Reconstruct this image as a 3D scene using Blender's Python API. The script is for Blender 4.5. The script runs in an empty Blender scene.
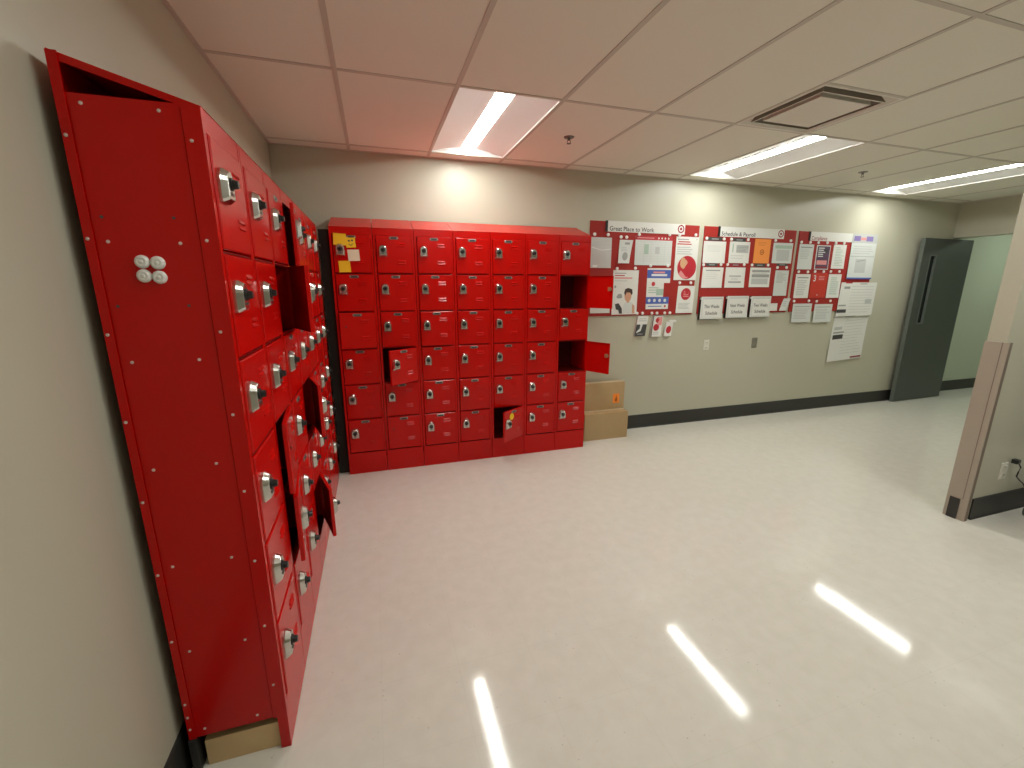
import bpy, math, random
from mathutils import Vector, Matrix
random.seed(7)
S = bpy.context.scene
COL = S.collection
PI = math.pi
H = 2.5635            # ceiling height

# ------------------------------------------------------------------ materials
def mat(name, col, rough=.5, metal=0., spec=.5, coat=0., emit=None, estr=0., bump=None, var=None, trans=0., alpha=1.):
    m = bpy.data.materials.new(name); m.use_nodes = True
    nt = m.node_tree; b = nt.nodes['Principled BSDF']
    b.inputs['Base Color'].default_value = (*col, 1)
    b.inputs['Roughness'].default_value = rough
    b.inputs['Metallic'].default_value = metal
    b.inputs['Specular IOR Level'].default_value = spec
    b.inputs['Coat Weight'].default_value = coat
    b.inputs['Coat Roughness'].default_value = .12
    b.inputs['Transmission Weight'].default_value = trans
    b.inputs['Alpha'].default_value = alpha
    if emit:
        b.inputs['Emission Color'].default_value = (*emit, 1)
        b.inputs['Emission Strength'].default_value = estr
    if bump or var:
        tc = nt.nodes.new('ShaderNodeTexCoord')
    if bump:
        sc, st, di = bump
        n = nt.nodes.new('ShaderNodeTexNoise'); n.inputs['Scale'].default_value = sc; n.inputs['Detail'].default_value = 3
        nt.links.new(tc.outputs['Object'], n.inputs['Vector'])
        bp = nt.nodes.new('ShaderNodeBump'); bp.inputs['Strength'].default_value = st; bp.inputs['Distance'].default_value = di
        nt.links.new(n.outputs['Fac'], bp.inputs['Height']); nt.links.new(bp.outputs['Normal'], b.inputs['Normal'])
    if var:
        sc, c2 = var
        n = nt.nodes.new('ShaderNodeTexNoise'); n.inputs['Scale'].default_value = sc; n.inputs['Detail'].default_value = 4
        nt.links.new(tc.outputs['Object'], n.inputs['Vector'])
        mx = nt.nodes.new('ShaderNodeMix'); mx.data_type = 'RGBA'
        mx.inputs['A'].default_value = (*col, 1); mx.inputs['B'].default_value = (*c2, 1)
        nt.links.new(n.outputs['Fac'], mx.inputs['Factor']); nt.links.new(mx.outputs['Result'], b.inputs['Base Color'])
    return m

M = {}
M['red'] = mat('locker_red', (.54, .0025, .001), .25, spec=.28, coat=.04, bump=(90, .04, .001))
M['red_in_shade'] = mat('locker_inner_red_shade', (.10, .002, .002), .5, spec=.2)  # locker red darkened, shade of the unlit interior put into the colour
M['steel'] = mat('lock_steel', (.62, .61, .58), .24, 1.)
M['steel_dark'] = mat('dull_steel', (.25, .24, .22), .4, 1.)
M['black'] = mat('black_plastic', (.012, .012, .012), .35)
M['rivet'] = mat('rivet_pale', (.75, .62, .56), .35, .4)
M['white_plastic'] = mat('white_plastic', (.82, .82, .80), .35)
M['wall'] = mat('wall_paint', (.515, .505, .405), .36, spec=.45, bump=(260, .05, .001), var=(1.3, (.53, .515, .415)))
M['hallwall'] = mat('hall_wall_paint', (.50, .53, .43), .5, bump=(260, .05, .001))
M['base'] = mat('cove_base', (.030, .030, .027), .45)
M['tile'] = mat('ceiling_tile', (.78, .77, .68), .95, spec=.1, bump=(420, .25, .002), var=(60, (.80, .79, .70)))
M['tbar'] = mat('ceiling_bar', (.56, .53, .46), .55)
M['enamel'] = mat('white_enamel', (.80, .80, .78), .5, spec=.3)
M['vent'] = mat('vent_enamel', (.74, .72, .64), .45)
M['ventdark'] = mat('vent_inside_shade', (.30, .27, .22), .8)
M['lens'] = mat('lamp_lens', (.9, .9, .9), .4, emit=(.99, 1., .93), estr=37.)
M['halllens'] = mat('hall_lamp_lens', (.9, .9, .9), .4, emit=(.86, 1., .84), estr=6.)
M['wood'] = mat('pine_wood', (.78, .58, .32), .6, var=(9, (.64, .44, .22)))
M['guard'] = mat('taupe_laminate', (.42, .375, .305), .42, var=(14, (.39, .345, .28)))
M['guard_dark'] = mat('taupe_laminate_groove', (.20, .15, .12), .5)
M['cardboard'] = mat('cardboard', (.52, .375, .195), .75, var=(16, (.47, .33, .17)))
M['cardtape'] = mat('packing_tape', (.60, .47, .29), .3)
M['orange'] = mat('orange_print', (.95, .28, .03), .6)
M['orange_dark'] = mat('orange_dark_print', (.45, .10, .01), .6)
M['doorpaint'] = mat('door_grey', (.068, .080, .070), .42, bump=(300, .03, .001))
M['dooredge'] = mat('door_edge_grey', (.12, .14, .125), .45)
M['doorlite'] = mat('door_glass_dark', (.01, .014, .013), .12)
M['board'] = mat('board_red', (.33, .013, .008), .75, bump=(500, .15, .001))
M['paper'] = mat('paper_white', (.74, .74, .71), .55)
M['sleeve'] = mat('glossy_sleeve_paper', (.64, .66, .65), .18, coat=.5, var=(5, (.56, .58, .57)))
M['glare'] = mat('sleeve_crease_glare', (.80, .82, .82), .2)  # pale streaks painted as glare along the clear sleeve
M['papergrey'] = mat('paper_grey', (.64, .67, .65), .6)
M['ink'] = mat('ink_grey', (.33, .34, .33), .7)
M['inklt'] = mat('ink_light', (.50, .52, .51), .7)
M['inkdk'] = mat('ink_dark', (.05, .05, .05), .6)
M['green_ink'] = mat('ink_green', (.40, .52, .44), .7)
M['pred'] = mat('print_red', (.46, .016, .03), .55)
M['pred2'] = mat('print_orange_red', (.52, .035, .018), .55)
M['ppink'] = mat('print_pink', (.70, .28, .28), .6)
M['maroon'] = mat('logo_maroon', (.28, .012, .03), .5)
M['pblue'] = mat('print_blue', (.07, .12, .42), .55)
M['ppurple'] = mat('print_purple', (.22, .17, .40), .6)
M['pplum'] = mat('print_plum', (.10, .05, .10), .5)
M['skin'] = mat('print_skin', (.62, .33, .21), .6)
M['hair'] = mat('print_hair', (.05, .028, .02), .6)
M['blond'] = mat('print_blond', (.62, .36, .20), .6)
M['yellow'] = mat('sticky_yellow', (.90, .58, .01), .6)
M['cream'] = mat('sticky_cream', (.80, .73, .55), .6)
M['flyer'] = mat('flyer_orange', (.90, .30, .055), .6)
M['outlet'] = mat('outlet_ivory', (.70, .68, .60), .4)
M['outletdark'] = mat('outlet_taupe', (.20, .19, .15), .5)
M['gap_shade'] = mat('gap_shade_dark', (.016, .012, .008), .7)  # near-black, stands in for shade between the locker rows
M['brass'] = mat('latch_brass', (.55, .42, .22), .35, .7)

def floor_mat():
    m = bpy.data.materials.new('vinyl_tile_floor'); m.use_nodes = True
    nt = m.node_tree; N = nt.nodes; L = nt.links; b = N['Principled BSDF']
    tc = N.new('ShaderNodeTexCoord')
    def noise(sc, det=2):
        n = N.new('ShaderNodeTexNoise'); n.inputs['Scale'].default_value = sc; n.inputs['Detail'].default_value = det
        L.new(tc.outputs['Object'], n.inputs['Vector']); return n
    def ramp(src, a, b_, ca, cb):
        r = N.new('ShaderNodeValToRGB'); L.new(src, r.inputs['Fac'])
        r.color_ramp.elements[0].position = a; r.color_ramp.elements[1].position = b_
        r.color_ramp.elements[0].color = (*ca, 1); r.color_ramp.elements[1].color = (*cb, 1); return r
    def mix(f, A, B):
        x = N.new('ShaderNodeMix'); x.data_type = 'RGBA'
        L.new(f, x.inputs['Factor'])
        for s, v in (('A', A), ('B', B)):
            if isinstance(v, tuple): x.inputs[s].default_value = (*v, 1)
            else: L.new(v, x.inputs[s])
        return x
    base = ramp(noise(14, 5).outputs['Fac'], .35, .7, (.69, .67, .605), (.73, .71, .648))
    # brown flecks pressed into the vinyl
    vo = N.new('ShaderNodeTexVoronoi'); vo.inputs['Scale'].default_value = 38; L.new(tc.outputs['Object'], vo.inputs['Vector'])
    fl = ramp(vo.outputs['Distance'], .07, .13, (1, 1, 1), (0, 0, 0))
    ns = ramp(noise(7, 3).outputs['Fac'], .53, .60, (0, 0, 0), (1, 1, 1))
    mul = N.new('ShaderNodeMath'); mul.operation = 'MULTIPLY'; L.new(fl.outputs['Color'], mul.inputs[0]); L.new(ns.outputs['Color'], mul.inputs[1])
    m2 = N.new('ShaderNodeMath'); m2.operation = 'MULTIPLY'; L.new(mul.outputs[0], m2.inputs[0]); m2.inputs[1].default_value = .55
    c1 = mix(m2.outputs[0], base.outputs['Color'], (.36, .30, .23))
    # tile joints
    br = N.new('ShaderNodeTexBrick'); br.offset = 0; br.inputs['Scale'].default_value = 1
    br.inputs['Brick Width'].default_value = .305; br.inputs['Row Height'].default_value = .305; br.inputs['Mortar Size'].default_value = .0012
    br.inputs['Color1'].default_value = (0, 0, 0, 1); br.inputs['Color2'].default_value = (0, 0, 0, 1); br.inputs['Mortar'].default_value = (.12, .12, .12, 1)
    L.new(tc.outputs['Object'], br.inputs['Vector'])
    c2 = mix(br.outputs['Color'], c1.outputs['Result'], (.42, .38, .32))
    L.new(c2.outputs['Result'], b.inputs['Base Color'])
    rr = N.new('ShaderNodeMapRange'); L.new(noise(3, 5).outputs['Fac'], rr.inputs['Value'])
    rr.inputs['To Min'].default_value = .04; rr.inputs['To Max'].default_value = .11
    L.new(rr.outputs['Result'], b.inputs['Roughness'])
    b.inputs['Coat Weight'].default_value = 0.; b.inputs['Specular IOR Level'].default_value = .36
    bp = N.new('ShaderNodeBump'); bp.inputs['Strength'].default_value = .06; bp.inputs['Distance'].default_value = .0012
    L.new(noise(45, 3).outputs['Fac'], bp.inputs['Height'])
    L.new(bp.outputs['Normal'], b.inputs['Normal']); L.new(bp.outputs['Normal'], b.inputs['Coat Normal'])
    return m
M['floor'] = floor_mat()

# ------------------------------------------------------------------ mesh builder
class MB:
    def __init__(s): s.v = []; s.f = []; s.m = []; s.mats = []
    def mi(s, m):
        m = M[m] if isinstance(m, str) else m
        if m not in s.mats: s.mats.append(m)
        return s.mats.index(m)
    def add(s, vs, fs, m):
        o = len(s.v); k = s.mi(m)
        s.v += [tuple(v) for v in vs]
        for f in fs: s.f.append(tuple(o + i for i in f)); s.m.append(k)
        return s
    def box(s, x0, x1, y0, y1, z0, z1, m):
        vs = [(x, y, z) for z in (z0, z1) for y in (y0, y1) for x in (x0, x1)]
        return s.add(vs, [(0, 2, 3, 1), (4, 5, 7, 6), (0, 1, 5, 4), (2, 6, 7, 3), (0, 4, 6, 2), (1, 3, 7, 5)], m)
    def bevbox(s, x0, x1, y0, y1, z0, z1, m, b=.003):
        """box whose -y face is chamfered"""
        vs = [(x0, y1, z0), (x1, y1, z0), (x1, y1, z1), (x0, y1, z1),
              (x0, y0 + b, z0), (x1, y0 + b, z0), (x1, y0 + b, z1), (x0, y0 + b, z1),
              (x0 + b, y0, z0 + b), (x1 - b, y0, z0 + b), (x1 - b, y0, z1 - b), (x0 + b, y0, z1 - b)]
        fs = [(3, 2, 1, 0), (0, 1, 5, 4), (1, 2, 6, 5), (2, 3, 7, 6), (3, 0, 4, 7),
              (4, 5, 9, 8), (5, 6, 10, 9), (6, 7, 11, 10), (7, 4, 8, 11), (8, 9, 10, 11)]
        return s.add(vs, fs, m)
    def loft(s, rings, m, cap0=True, cap1=True):
        n = len(rings[0]); vs = [p for r in rings for p in r]; fs = []
        for i in range(len(rings) - 1):
            for j in range(n):
                a = i * n + j; b = i * n + (j + 1) % n
                fs.append((a, b, b + n, a + n))
        if cap0: fs.append(tuple(reversed(range(n))))
        if cap1: fs.append(tuple((len(rings) - 1) * n + j for j in range(n)))
        return s.add(vs, fs, m)
    def cyl(s, c, r, axis, length, m, seg=20, r2=None):
        r2 = r if r2 is None else r2
        def ring(t, rr):
            out = []
            for i in range(seg):
                a = 2 * PI * i / seg; ca, sa = rr * math.cos(a), rr * math.sin(a)
                if axis == 'x': out.append((c[0] + t, c[1] + ca, c[2] + sa))
                elif axis == 'y': out.append((c[0] + ca, c[1] + t, c[2] + sa))
                else: out.append((c[0] + ca, c[1] + sa, c[2] + t))
            return out
        return s.loft([ring(0, r), ring(length, r2)], m)
    def tube(s, pts, r, m, seg=8):
        rings = []
        P = [Vector(p) for p in pts]
        for i, p in enumerate(P):
            d = (P[min(i + 1, len(P) - 1)] - P[max(i - 1, 0)]).normalized()
            u = d.cross(Vector((0, 0, 1)));
            if u.length < .1: u = d.cross(Vector((0, 1, 0)))
            u.normalize(); w = d.cross(u)
            rings.append([tuple(p + r * (math.cos(2 * PI * k / seg) * u + math.sin(2 * PI * k / seg) * w)) for k in range(seg)])
        return s.loft(rings, m)
    def build(s, name, parent=None, loc=(0, 0, 0), rz=0., smooth=False):
        me = s.mesh(name, smooth)
        return link(name, me, parent, loc, rz)
    def mesh(s, name, smooth=False):
        me = bpy.data.meshes.new(name); me.from_pydata(s.v, [], s.f)
        for m in s.mats: me.materials.append(m)
        me.polygons.foreach_set('material_index', s.m)
        if smooth: me.polygons.foreach_set('use_smooth', [True] * len(s.f))
        me.update()
        import bmesh
        bm = bmesh.new(); bm.from_mesh(me); bmesh.ops.recalc_face_normals(bm, faces=bm.faces); bm.to_mesh(me); bm.free()
        if smooth:
            try: me.set_sharp_from_angle(angle=math.radians(40))
            except Exception: pass
        return me

def link(name, me, parent=None, loc=(0, 0, 0), rz=0.):
    o = bpy.data.objects.new(name, me); COL.objects.link(o)
    o.parent = parent; o.location = loc; o.rotation_euler = (0, 0, rz)
    return o
def thing(name, label, cat, loc=(0, 0, 0), rz=0., group=None):
    o = link(name, None, None, loc, rz); return tag(o, label, cat, group)
def tag(o, label, cat, group=None):
    o['label'] = label; o['category'] = cat
    if group: o['group'] = group
    return o
def struct(o): o['kind'] = 'structure'; return o

# ------------------------------------------------------------------ room shell
W_END = 7.95          # plane of the end wall over the doorway
FRONT = -7.0
mb = MB().box(-.15, 12.0, FRONT - .15, .35, -.10, 0, 'floor'); struct(mb.build('floor'))
struct(MB().box(-.12, 0, FRONT, .12, 0, 2.75, 'wall').build('wall_left'))
struct(MB().box(0, 8.12, 0, .12, 0, 2.75, 'wall').build('wall_back'))
struct(MB().box(-.12, 8.2, FRONT - .12, FRONT, 0, 2.75, 'wall').build('wall_front'))
mb = MB().box(W_END, 8.12, -1.95, 0, 2.14, 2.75, 'wall')              # header over the doorway
mb.box(W_END, 8.12, FRONT, -1.95, 0, 2.75, 'wall')
struct(mb.build('wall_right'))
struct(MB().box(4.335, W_END, -2.33, -2.236, 0, 2.75, 'wall').build('wall_middle'))
struct(MB().box(8.12, 12.0, .145, .26, 0, 2.75, 'hallwall').box(11.9, 12.0, -2.2, .145, 0, 2.75, 'hallwall')
       .box(8.12, 12.0, -2.3, -2.2, 0, 2.75, 'hallwall').build('wall_hall'))
struct(MB().box(8.12, 12.0, -2.2, .145, 2.55, 2.60, 'tile').build('ceiling_hall'))
# cove base
def cove(name, x0, x1, y0, y1, side):
    """side: direction the base faces"""
    mb = MB(); t, h = .008, .148
    if side == '-y':
        prof = [(0, 0), (-.016, 0), (-.009, .012), (-t, .03), (-t, h - .002), (-t + .003, h), (0, h)]
        mb.loft([[(x, y1 + a, z) for a, z in prof] for x in (x0, x1)], 'base')
    elif side == '+x':
        prof = [(0, 0), (.016, 0), (.009, .012), (t, .03), (t, h - .002), (t - .003, h), (0, h)]
        mb.loft([[(x0 + a, y, z) for a, z in prof] for y in (y0, y1)], 'base')
    return struct(mb.build(name))
cove('baseboard_back', .017, 8.12, 0, 0, '-y')
cove('baseboard_left', 0, 0, FRONT, -.017, '+x')
cove('baseboard_middle', 4.40, W_END, 0, -2.33, '-y')
cove('baseboard_hall', 8.14, 11.9, 0, .145, '-y')

# ceiling: lay-in panels with openings for lamps and vent, and the exposed bars
XL = [0] + [.568 + .61 * k for k in range(13)]; XL = [x for x in XL if x < W_END - .02] + [W_END]
YL = [0, -.152, -1.372, -2.592, -3.812, -5.032, -6.252, FRONT]
LAMPX = [1.178, 3.618, 6.058]
def is_lamp(i, j): return (j in (1, 3)) and any(abs(XL[i] - x) < .01 for x in LAMPX)
mb = MB(); bars = MB()
for i in range(len(XL) - 1):
    for j in range(len(YL) - 1):
        x0, x1, y1, y0 = XL[i], XL[i + 1], YL[j], YL[j + 1]
        if is_lamp(i, j): continue
        if abs(XL[i] - 3.008) < .01 and j == 2:    # vent takes the half nearest the back wall... and a panel fills the rest
            y1 = -1.982
        mb.box(x0, x1, y0, y1, H, H + .016, 'tile')
ceil = struct(mb.build('ceiling'))
for x in XL[1:-1]: bars.box(x - .012, x + .012, FRONT, 0, H - .0035, H - .0002, 'tbar')
for y in YL[1:-1]: bars.box(0, W_END, y - .012, y + .012, H - .0030, H - .0001, 'tbar')
bars.box(3.008, 3.618, -1.994, -1.970, H - .003, H, 'tbar')
bars.box(0, W_END, -.02, 0, H - .004, H, 'tbar'); bars.box(0, .02, FRONT, 0, H - .004, H, 'tbar'); bars.box(W_END - .02, W_END, FRONT, 0, H - .004, H, 'tbar')
bars.build('grid_bar', ceil)
# plenum lid so no light leaks through the openings
struct(MB().box(-.1, 8.1, FRONT, .1, 2.74, 2.76, 'ventdark').build('roof_slab'))

# ------------------------------------------------------------------ ceiling lamps
def lamp_meshes():
    w, l = .305, .61
    hs = MB()
    a = .292; b = .598; c = .055
    # rim
    for (x0, x1, y0, y1) in ((-w, -a, -l, l), (a, w, -l, l), (-a, a, -l, -b), (-a, a, b, l)): hs.box(x0, x1, y0, y1, 0, .012, 'enamel')
    # two curved wings rising to the lens
    n = 8
    for s in (-1, 1):
        prof = []
        for k in range(n + 1):
            t = k / n
            x = a + (c - a) * t; z = .004 + .042 * math.sin(t * PI * .5)
            prof.append((s * x, z))
        vs = [(x, y, z) for y in (-b, b) for x, z in prof] + [(x, y, z + .004) for y in (-b, b) for x, z in prof]
        m = n + 1; fs = []
        for k in range(n): fs += [(k, k + 1, m + k + 1, m + k), (2 * m + k, 3 * m + k, 3 * m + k + 1, 2 * m + k + 1)]
        hs.add(vs, fs, 'enamel')
    hs.box(-w, w, -l, -b, .012, .09, 'enamel'); hs.box(-w, w, b, l, .012, .09, 'enamel')
    hs.box(-w, w, -l, l, .09, .1, 'enamel')
    hs.box(-w, -a - .002, -b, b, .012, .09, 'enamel'); hs.box(a + .002, w, -b, b, .012, .09, 'enamel')
    le = MB(); r = []
    for k in range(13):
        t = PI * k / 12; r.append((.055 * math.cos(t), .046 - .008 * math.sin(t)))
    le.loft([[(x, y, z) for x, z in r] for y in (-.575, .575)], 'lens')
    return hs.mesh('housing'), le.mesh('lens', True)
HS, LE = lamp_meshes()
def ceiling_light(x, y, label, group=None):
    t = thing('ceiling_light', label, 'light', (x, y, H + .001), 0, group)
    link('housing', HS, t); link('lens', LE, t); return t
ceiling_light(1.483, -.762, 'recessed ceiling light above the back wall lockers, nearest the left wall', 'recessed ceiling lights')
ceiling_light(3.923, -.762, 'recessed ceiling light above the red notice boards, between the vent and back wall', 'recessed ceiling lights')
ceiling_light(6.363, -.762, 'recessed ceiling light nearest the grey door, by the wall end', 'recessed ceiling lights')
for y in (-3.202,):
    for x in (1.483, 3.923, 6.363):
        ceiling_light(x, y, 'recessed ceiling light overhead, outside the picture', 'recessed ceiling lights of the rear row')
ht = thing('hall_light', 'ceiling light in the hallway beyond the grey door', 'light', (9.35, -.95, 2.549))
MB().box(-.3, .3, -.6, .6, -.03, 0, 'enamel').build('housing', ht)
MB().box(-.26, .26, -.56, .56, -.036, -.030, 'halllens').build('lens', ht)

# vent: nested square cones, open dark slots between
vt = thing('ceiling_vent', 'square white air vent with stepped slots in the ceiling', 'vent', (3.313, -1.677, H))
def sqring(mb, r0, z0, r1, z1, m, th=.003):
    a = [(-r0, -r0, z0), (r0, -r0, z0), (r0, r0, z0), (-r0, r0, z0)]
    b = [(-r1, -r1, z1), (r1, -r1, z1), (r1, r1, z1), (-r1, r1, z1)]
    c = [(x, y, z + th) for x, y, z in b]; d = [(x, y, z + th) for x, y, z in a]
    vs = a + b + c + d; fs = []
    for q in ((0, 4), (4, 8), (8, 12), (12, 0)):
        for k in range(4): fs.append((q[0] + k, q[0] + (k + 1) % 4, q[1] + (k + 1) % 4, q[1] + k))
    mb.add(vs, fs, m)
fr = MB(); sqring(fr, .300, -.004, .286, -.004, 'vent', .004); sqring(fr, .286, -.004, .245, .038, 'vent'); fr.build('frame', vt)
co = MB(); sqring(co, .240, -.007, .232, -.007, 'vent'); sqring(co, .240, -.006, .215, .045, 'ventdark'); co.build('cone', vt)  # cone slope darkened, slot shade put into its colour
co = MB(); sqring(co, .192, -.008, .185, .045, 'vent'); co.box(-.190, .190, -.190, .190, -.0085, -.0075, 'vent'); co.build('cone', vt)
MB().box(-.30, .30, -.30, .30, .060, .066, 'ventdark').build('duct_plate', vt)

def sprinkler(x, y, label):
    t = thing('sprinkler', label, 'sprinkler', (x, y, H))
    mb = MB(); mb.cyl((0, 0, -.006), .034, 'z', .006, 'steel_dark', 24, .038); mb.build('escutcheon', t, smooth=True)
    mb = MB(); mb.cyl((0, 0, -.022), .010, 'z', .016, 'steel_dark'); mb.box(-.013, -.010, -.002, .002, -.042, -.020, 'steel_dark'); mb.box(.010, .013, -.002, .002, -.042, -.020, 'steel_dark')
    mb.cyl((0, 0, -.045), .015, 'z', .003, 'steel_dark'); mb.build('head', t)
sprinkler(2.083, -.807, 'small dark fire sprinkler in the ceiling beside the first light, above the lockers')
sprinkler(5.099, -.747, 'small dark fire sprinkler in the ceiling between the second and third lights')

# ------------------------------------------------------------------ lockers
BASE, PITCH, TIERS, TOPZ = .183, .287, 6, 1.953
def lock_mesh():
    """rounded-top cast plate with a black key cylinder; centre at origin, faces -y"""
    mb = MB()
    def outline(w, h, y, n=10):
        pts = [(-w, y, -h + .006), (-w + .006, y, -h), (w - .006, y, -h), (w, y, -h + .006)]
        for k in range(n + 1):
            a = PI * k / n; pts.append((w * math.cos(a), y, h - w + w * math.sin(a)))
        return pts
    mb.loft([outline(.034, .044, 0), outline(.034, .044, -.007), outline(.026, .036, -.021), outline(.024, .034, -.023)], 'steel')
    mb.cyl((0, -.023, .004), .0165, 'y', -.004, 'black', 20)
    mb.cyl((0, -.027, .004), .0125, 'y', -.013, 'black', 20, .010)
    mb.box(-.010, .010, -.026, -.0225, -.024, -.017, 'steel_dark')
    return mb.mesh('lock')
def plate_mesh():
    mb = MB()
    def oc(w, h, y): return [(-w, y, -h * .4), (-w * .8, y, -h), (w * .8, y, -h), (w, y, -h * .4), (w, y, h * .4), (w * .8, y, h), (-w * .8, y, h), (-w, y, h * .4)]
    mb.loft([oc(.034, .011, 0), oc(.032, .009, -.0022)], 'steel_dark')
    mb.box(-.021, .021, -.0030, -.0020, -.0055, .0055, 'inkdk')
    mb.cyl((-.027, -.002, 0), .0028, 'y', -.0015, 'rivet', 10); mb.cyl((.027, -.002, 0), .0028, 'y', -.0015, 'rivet', 10)
    return mb.mesh('number_plate')
LOCK, PLATE = lock_mesh(), plate_mesh()
LATCH = MB().box(-.012, .012, 0, .016, -.016, .016, 'brass').box(-.020, -.010, .004, .010, -.008, .008, 'brass').mesh('latch')
RIVET = MB().loft([[(r * math.cos(2 * PI * k / 12), y, r * math.sin(2 * PI * k / 12)) for k in range(12)] for r, y in ((.0042, 0), (.0038, -.0012), (.0022, -.0022))], 'rivet').mesh('rivet', True)

class Bank:
    def __init__(s, W, D, rise):
        s.W, s.D, s.rise = W, D, rise
        w = W - .004
        s.dx0, s.dw, s.dh = .019, W - .042, PITCH - .012
        # hollow carcass: sides, back, shelves, front frame
        b = MB(); t = .004; z0 = .130
        b.box(0, t, .0, D, z0, TOPZ, 'red'); b.box(w - t, w, .0, D, z0, TOPZ, 'red')
        b.box(t, w - t, D - t, D, z0, TOPZ, 'red_in_shade')
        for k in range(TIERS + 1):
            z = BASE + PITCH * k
            b.box(t, w - t, .002, D - t, z - .003, z, 'red_in_shade')
        b.box(t, .016, 0, .018, BASE, TOPZ, 'red'); b.box(w - .016, w - t, 0, .018, BASE, TOPZ, 'red')   # stiles
        b.box(.016, w - .016, .001, .018, BASE + PITCH * TIERS - .004, TOPZ, 'red')
        for k in range(1, TIERS):
            z = BASE + PITCH * k; b.box(.016, w - .016, .004, .016, z - .005, z + .002, 'red')
        b.box(t, w - t, .018, D - t, TOPZ - .004, TOPZ, 'red')
        s.body = b.mesh('body')
        p = MB(); p.box(0, w, 0, .004, 0, BASE - .004, 'red'); p.box(0, .003, .004, .030, 0, z0, 'red'); p.box(w - .003, w, .004, .030, 0, z0, 'red'); p.box(.003, w - .003, .004, .020, 0, .003, 'red')
        s.base = p.mesh('base_panel')
        # sloped lid
        s.tops = []
        for wt in (W - .004, W - .0006):
          q = MB(); r = rise; w = wt
          q.add([(0, -.001, TOPZ), (w, -.001, TOPZ), (w, D, TOPZ + r), (0, D, TOPZ + r), (0, .003, TOPZ - .0), (w, .003, TOPZ - .0), (w, D, TOPZ + r - .004), (0, D, TOPZ + r - .004)],
                [(0, 1, 2, 3), (4, 7, 6, 5), (0, 4, 5, 1), (3, 2, 6, 7), (0, 3, 7, 4), (1, 5, 6, 2)], 'red')
          q.box(0, w, D - .004, D, TOPZ, TOPZ + r - .004, 'red')
          def fl(x0, x1):
              h = .015
              q.add([(x0, .003, TOPZ), (x0, D, TOPZ + r - .003), (x0, D, TOPZ + r - .003 - h), (x0, .003 + D * h / r, TOPZ),
                     (x1, .003, TOPZ), (x1, D, TOPZ + r - .003), (x1, D, TOPZ + r - .003 - h), (x1, .003 + D * h / r, TOPZ)],
                    [(0, 1, 2, 3), (7, 6, 5, 4), (0, 4, 5, 1), (1, 5, 6, 2), (2, 6, 7, 3), (3, 7, 4, 0)], 'red')
          fl(0, .003)
          s.tops.append(q.mesh('sloped_top'))
        w = W - .004
        # door pan: hinge line is the local origin (right edge), x runs 0..-dw
        d = MB(); dw, dh = s.dw, s.dh
        d.bevbox(-dw, 0, -.003, .0015, 0, dh, 'red', .0035)
        for (x0, x1, a0, a1) in ((-dw, -dw + .002, 0, dh), (-.002, 0, 0, dh), (-dw, 0, 0, .002), (-dw, 0, dh - .002, dh)):
            d.box(x0, x1, .0015, .014, a0, a1, 'red')
        lx = -dw * .30
        for zc in (dh * .80, dh * .735, dh * .33, dh * .265):
            x0, x1 = lx - .030, lx + .030
            d.add([(x0, -.003, zc - .006), (x1, -.003, zc - .006), (x1, -.003, zc + .006), (x0, -.003, zc + .006), (x0 + .004, -.0085, zc - .004), (x1 - .004, -.0085, zc - .004)],
                  [(0, 1, 5, 4), (4, 5, 2, 3), (0, 4, 3), (1, 2, 5)], 'red')
        s.door = d.mesh('door')
    def column(s, label, loc, rz, group, angles={}, nolock=(), name='locker', wide=0, plates=True):
        t = thing(name, label, 'locker', loc, rz, group)
        link('body', s.body, t); link('base_panel', s.base, t); link('sloped_top', s.tops[wide], t)
        for tier in range(1, 7):
            z = BASE + PITCH * (TIERS - tier) + .0055
            ang = angles.get(tier, 0)
            d = link('door', s.door, t, (s.W - .0215, -.0012 if not ang else -.0042, z), math.radians(ang))
            if ang > 4: d['label'] = 'door standing open' if ang > 60 else 'door hanging ajar'
            if tier in nolock:
                d['label'] = 'door without a lock'
                k = MB().cyl((0, 0, 0), .006, 'y', -.004, 'inkdk', 12).build('lock_hole', d, (-s.dw + .045, -.0031, s.dh * .62))
            else:
                link('lock', LOCK, d, (-s.dw + .047, -.0031, s.dh * .60))
            if plates: link('number_plate', PLATE, d, (-s.dw * .5, -.0031, s.dh - .017))
            if ang > 60: link('latch', LATCH, d, (-s.dw + .022, .0145, s.dh * .60))
        return t

back = Bank(.305, .325, .105)
XB, YB = .395, -.355
bl = [('corner red locker column on the back wall, sticky notes on its top door', {3: 5}, (3,)),
      ('second red locker column of the back wall, fourth door ajar, lowest without lock', {4: 35}, (6,)),
      ('third red locker column of the back wall, every door locked', {3: 3}, ()),
      ('fourth red locker column of the back wall, middle of the row', {5: 2}, ()),
      ('fifth red locker column of the back wall, lowest door ajar with yellow sticker', {6: 35}, ()),
      ('sixth red locker column of the back wall, beside two wide open doors', {}, ()),
      ('last red locker column of the back wall, two doors swung wide open', {2: 117, 4: 117}, ())]
for i, (lab, ang, nl) in enumerate(bl):
    back.column(lab, (XB + i * .305, YB, 0), 0, 'red lockers along the back wall', ang, nl, wide=int(i > 2))
left = Bank(.316, .2795, .084)
XLK, YLK = .3123, -2.5835
ll = [('nearest red locker column on the left wall, riveted side panel facing out', {}, ()),
      ('second nearest red locker column of the left wall, two doors slightly ajar', {4: 6, 5: 8}, (4,)),
      ('third nearest red locker column of the left wall, second door open', {2: 24}, ()),
      ('fourth nearest red locker column of the left wall, three doors ajar', {1: 8, 4: 16, 6: 17}, ()),
      ('fifth nearest red locker column of the left wall, all doors shut', {}, ()),
      ('sixth nearest red locker column of the left wall, before the last', {}, ()),
      ('farthest red locker column of the left wall, at the dark corner gap', {}, ())]
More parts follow.
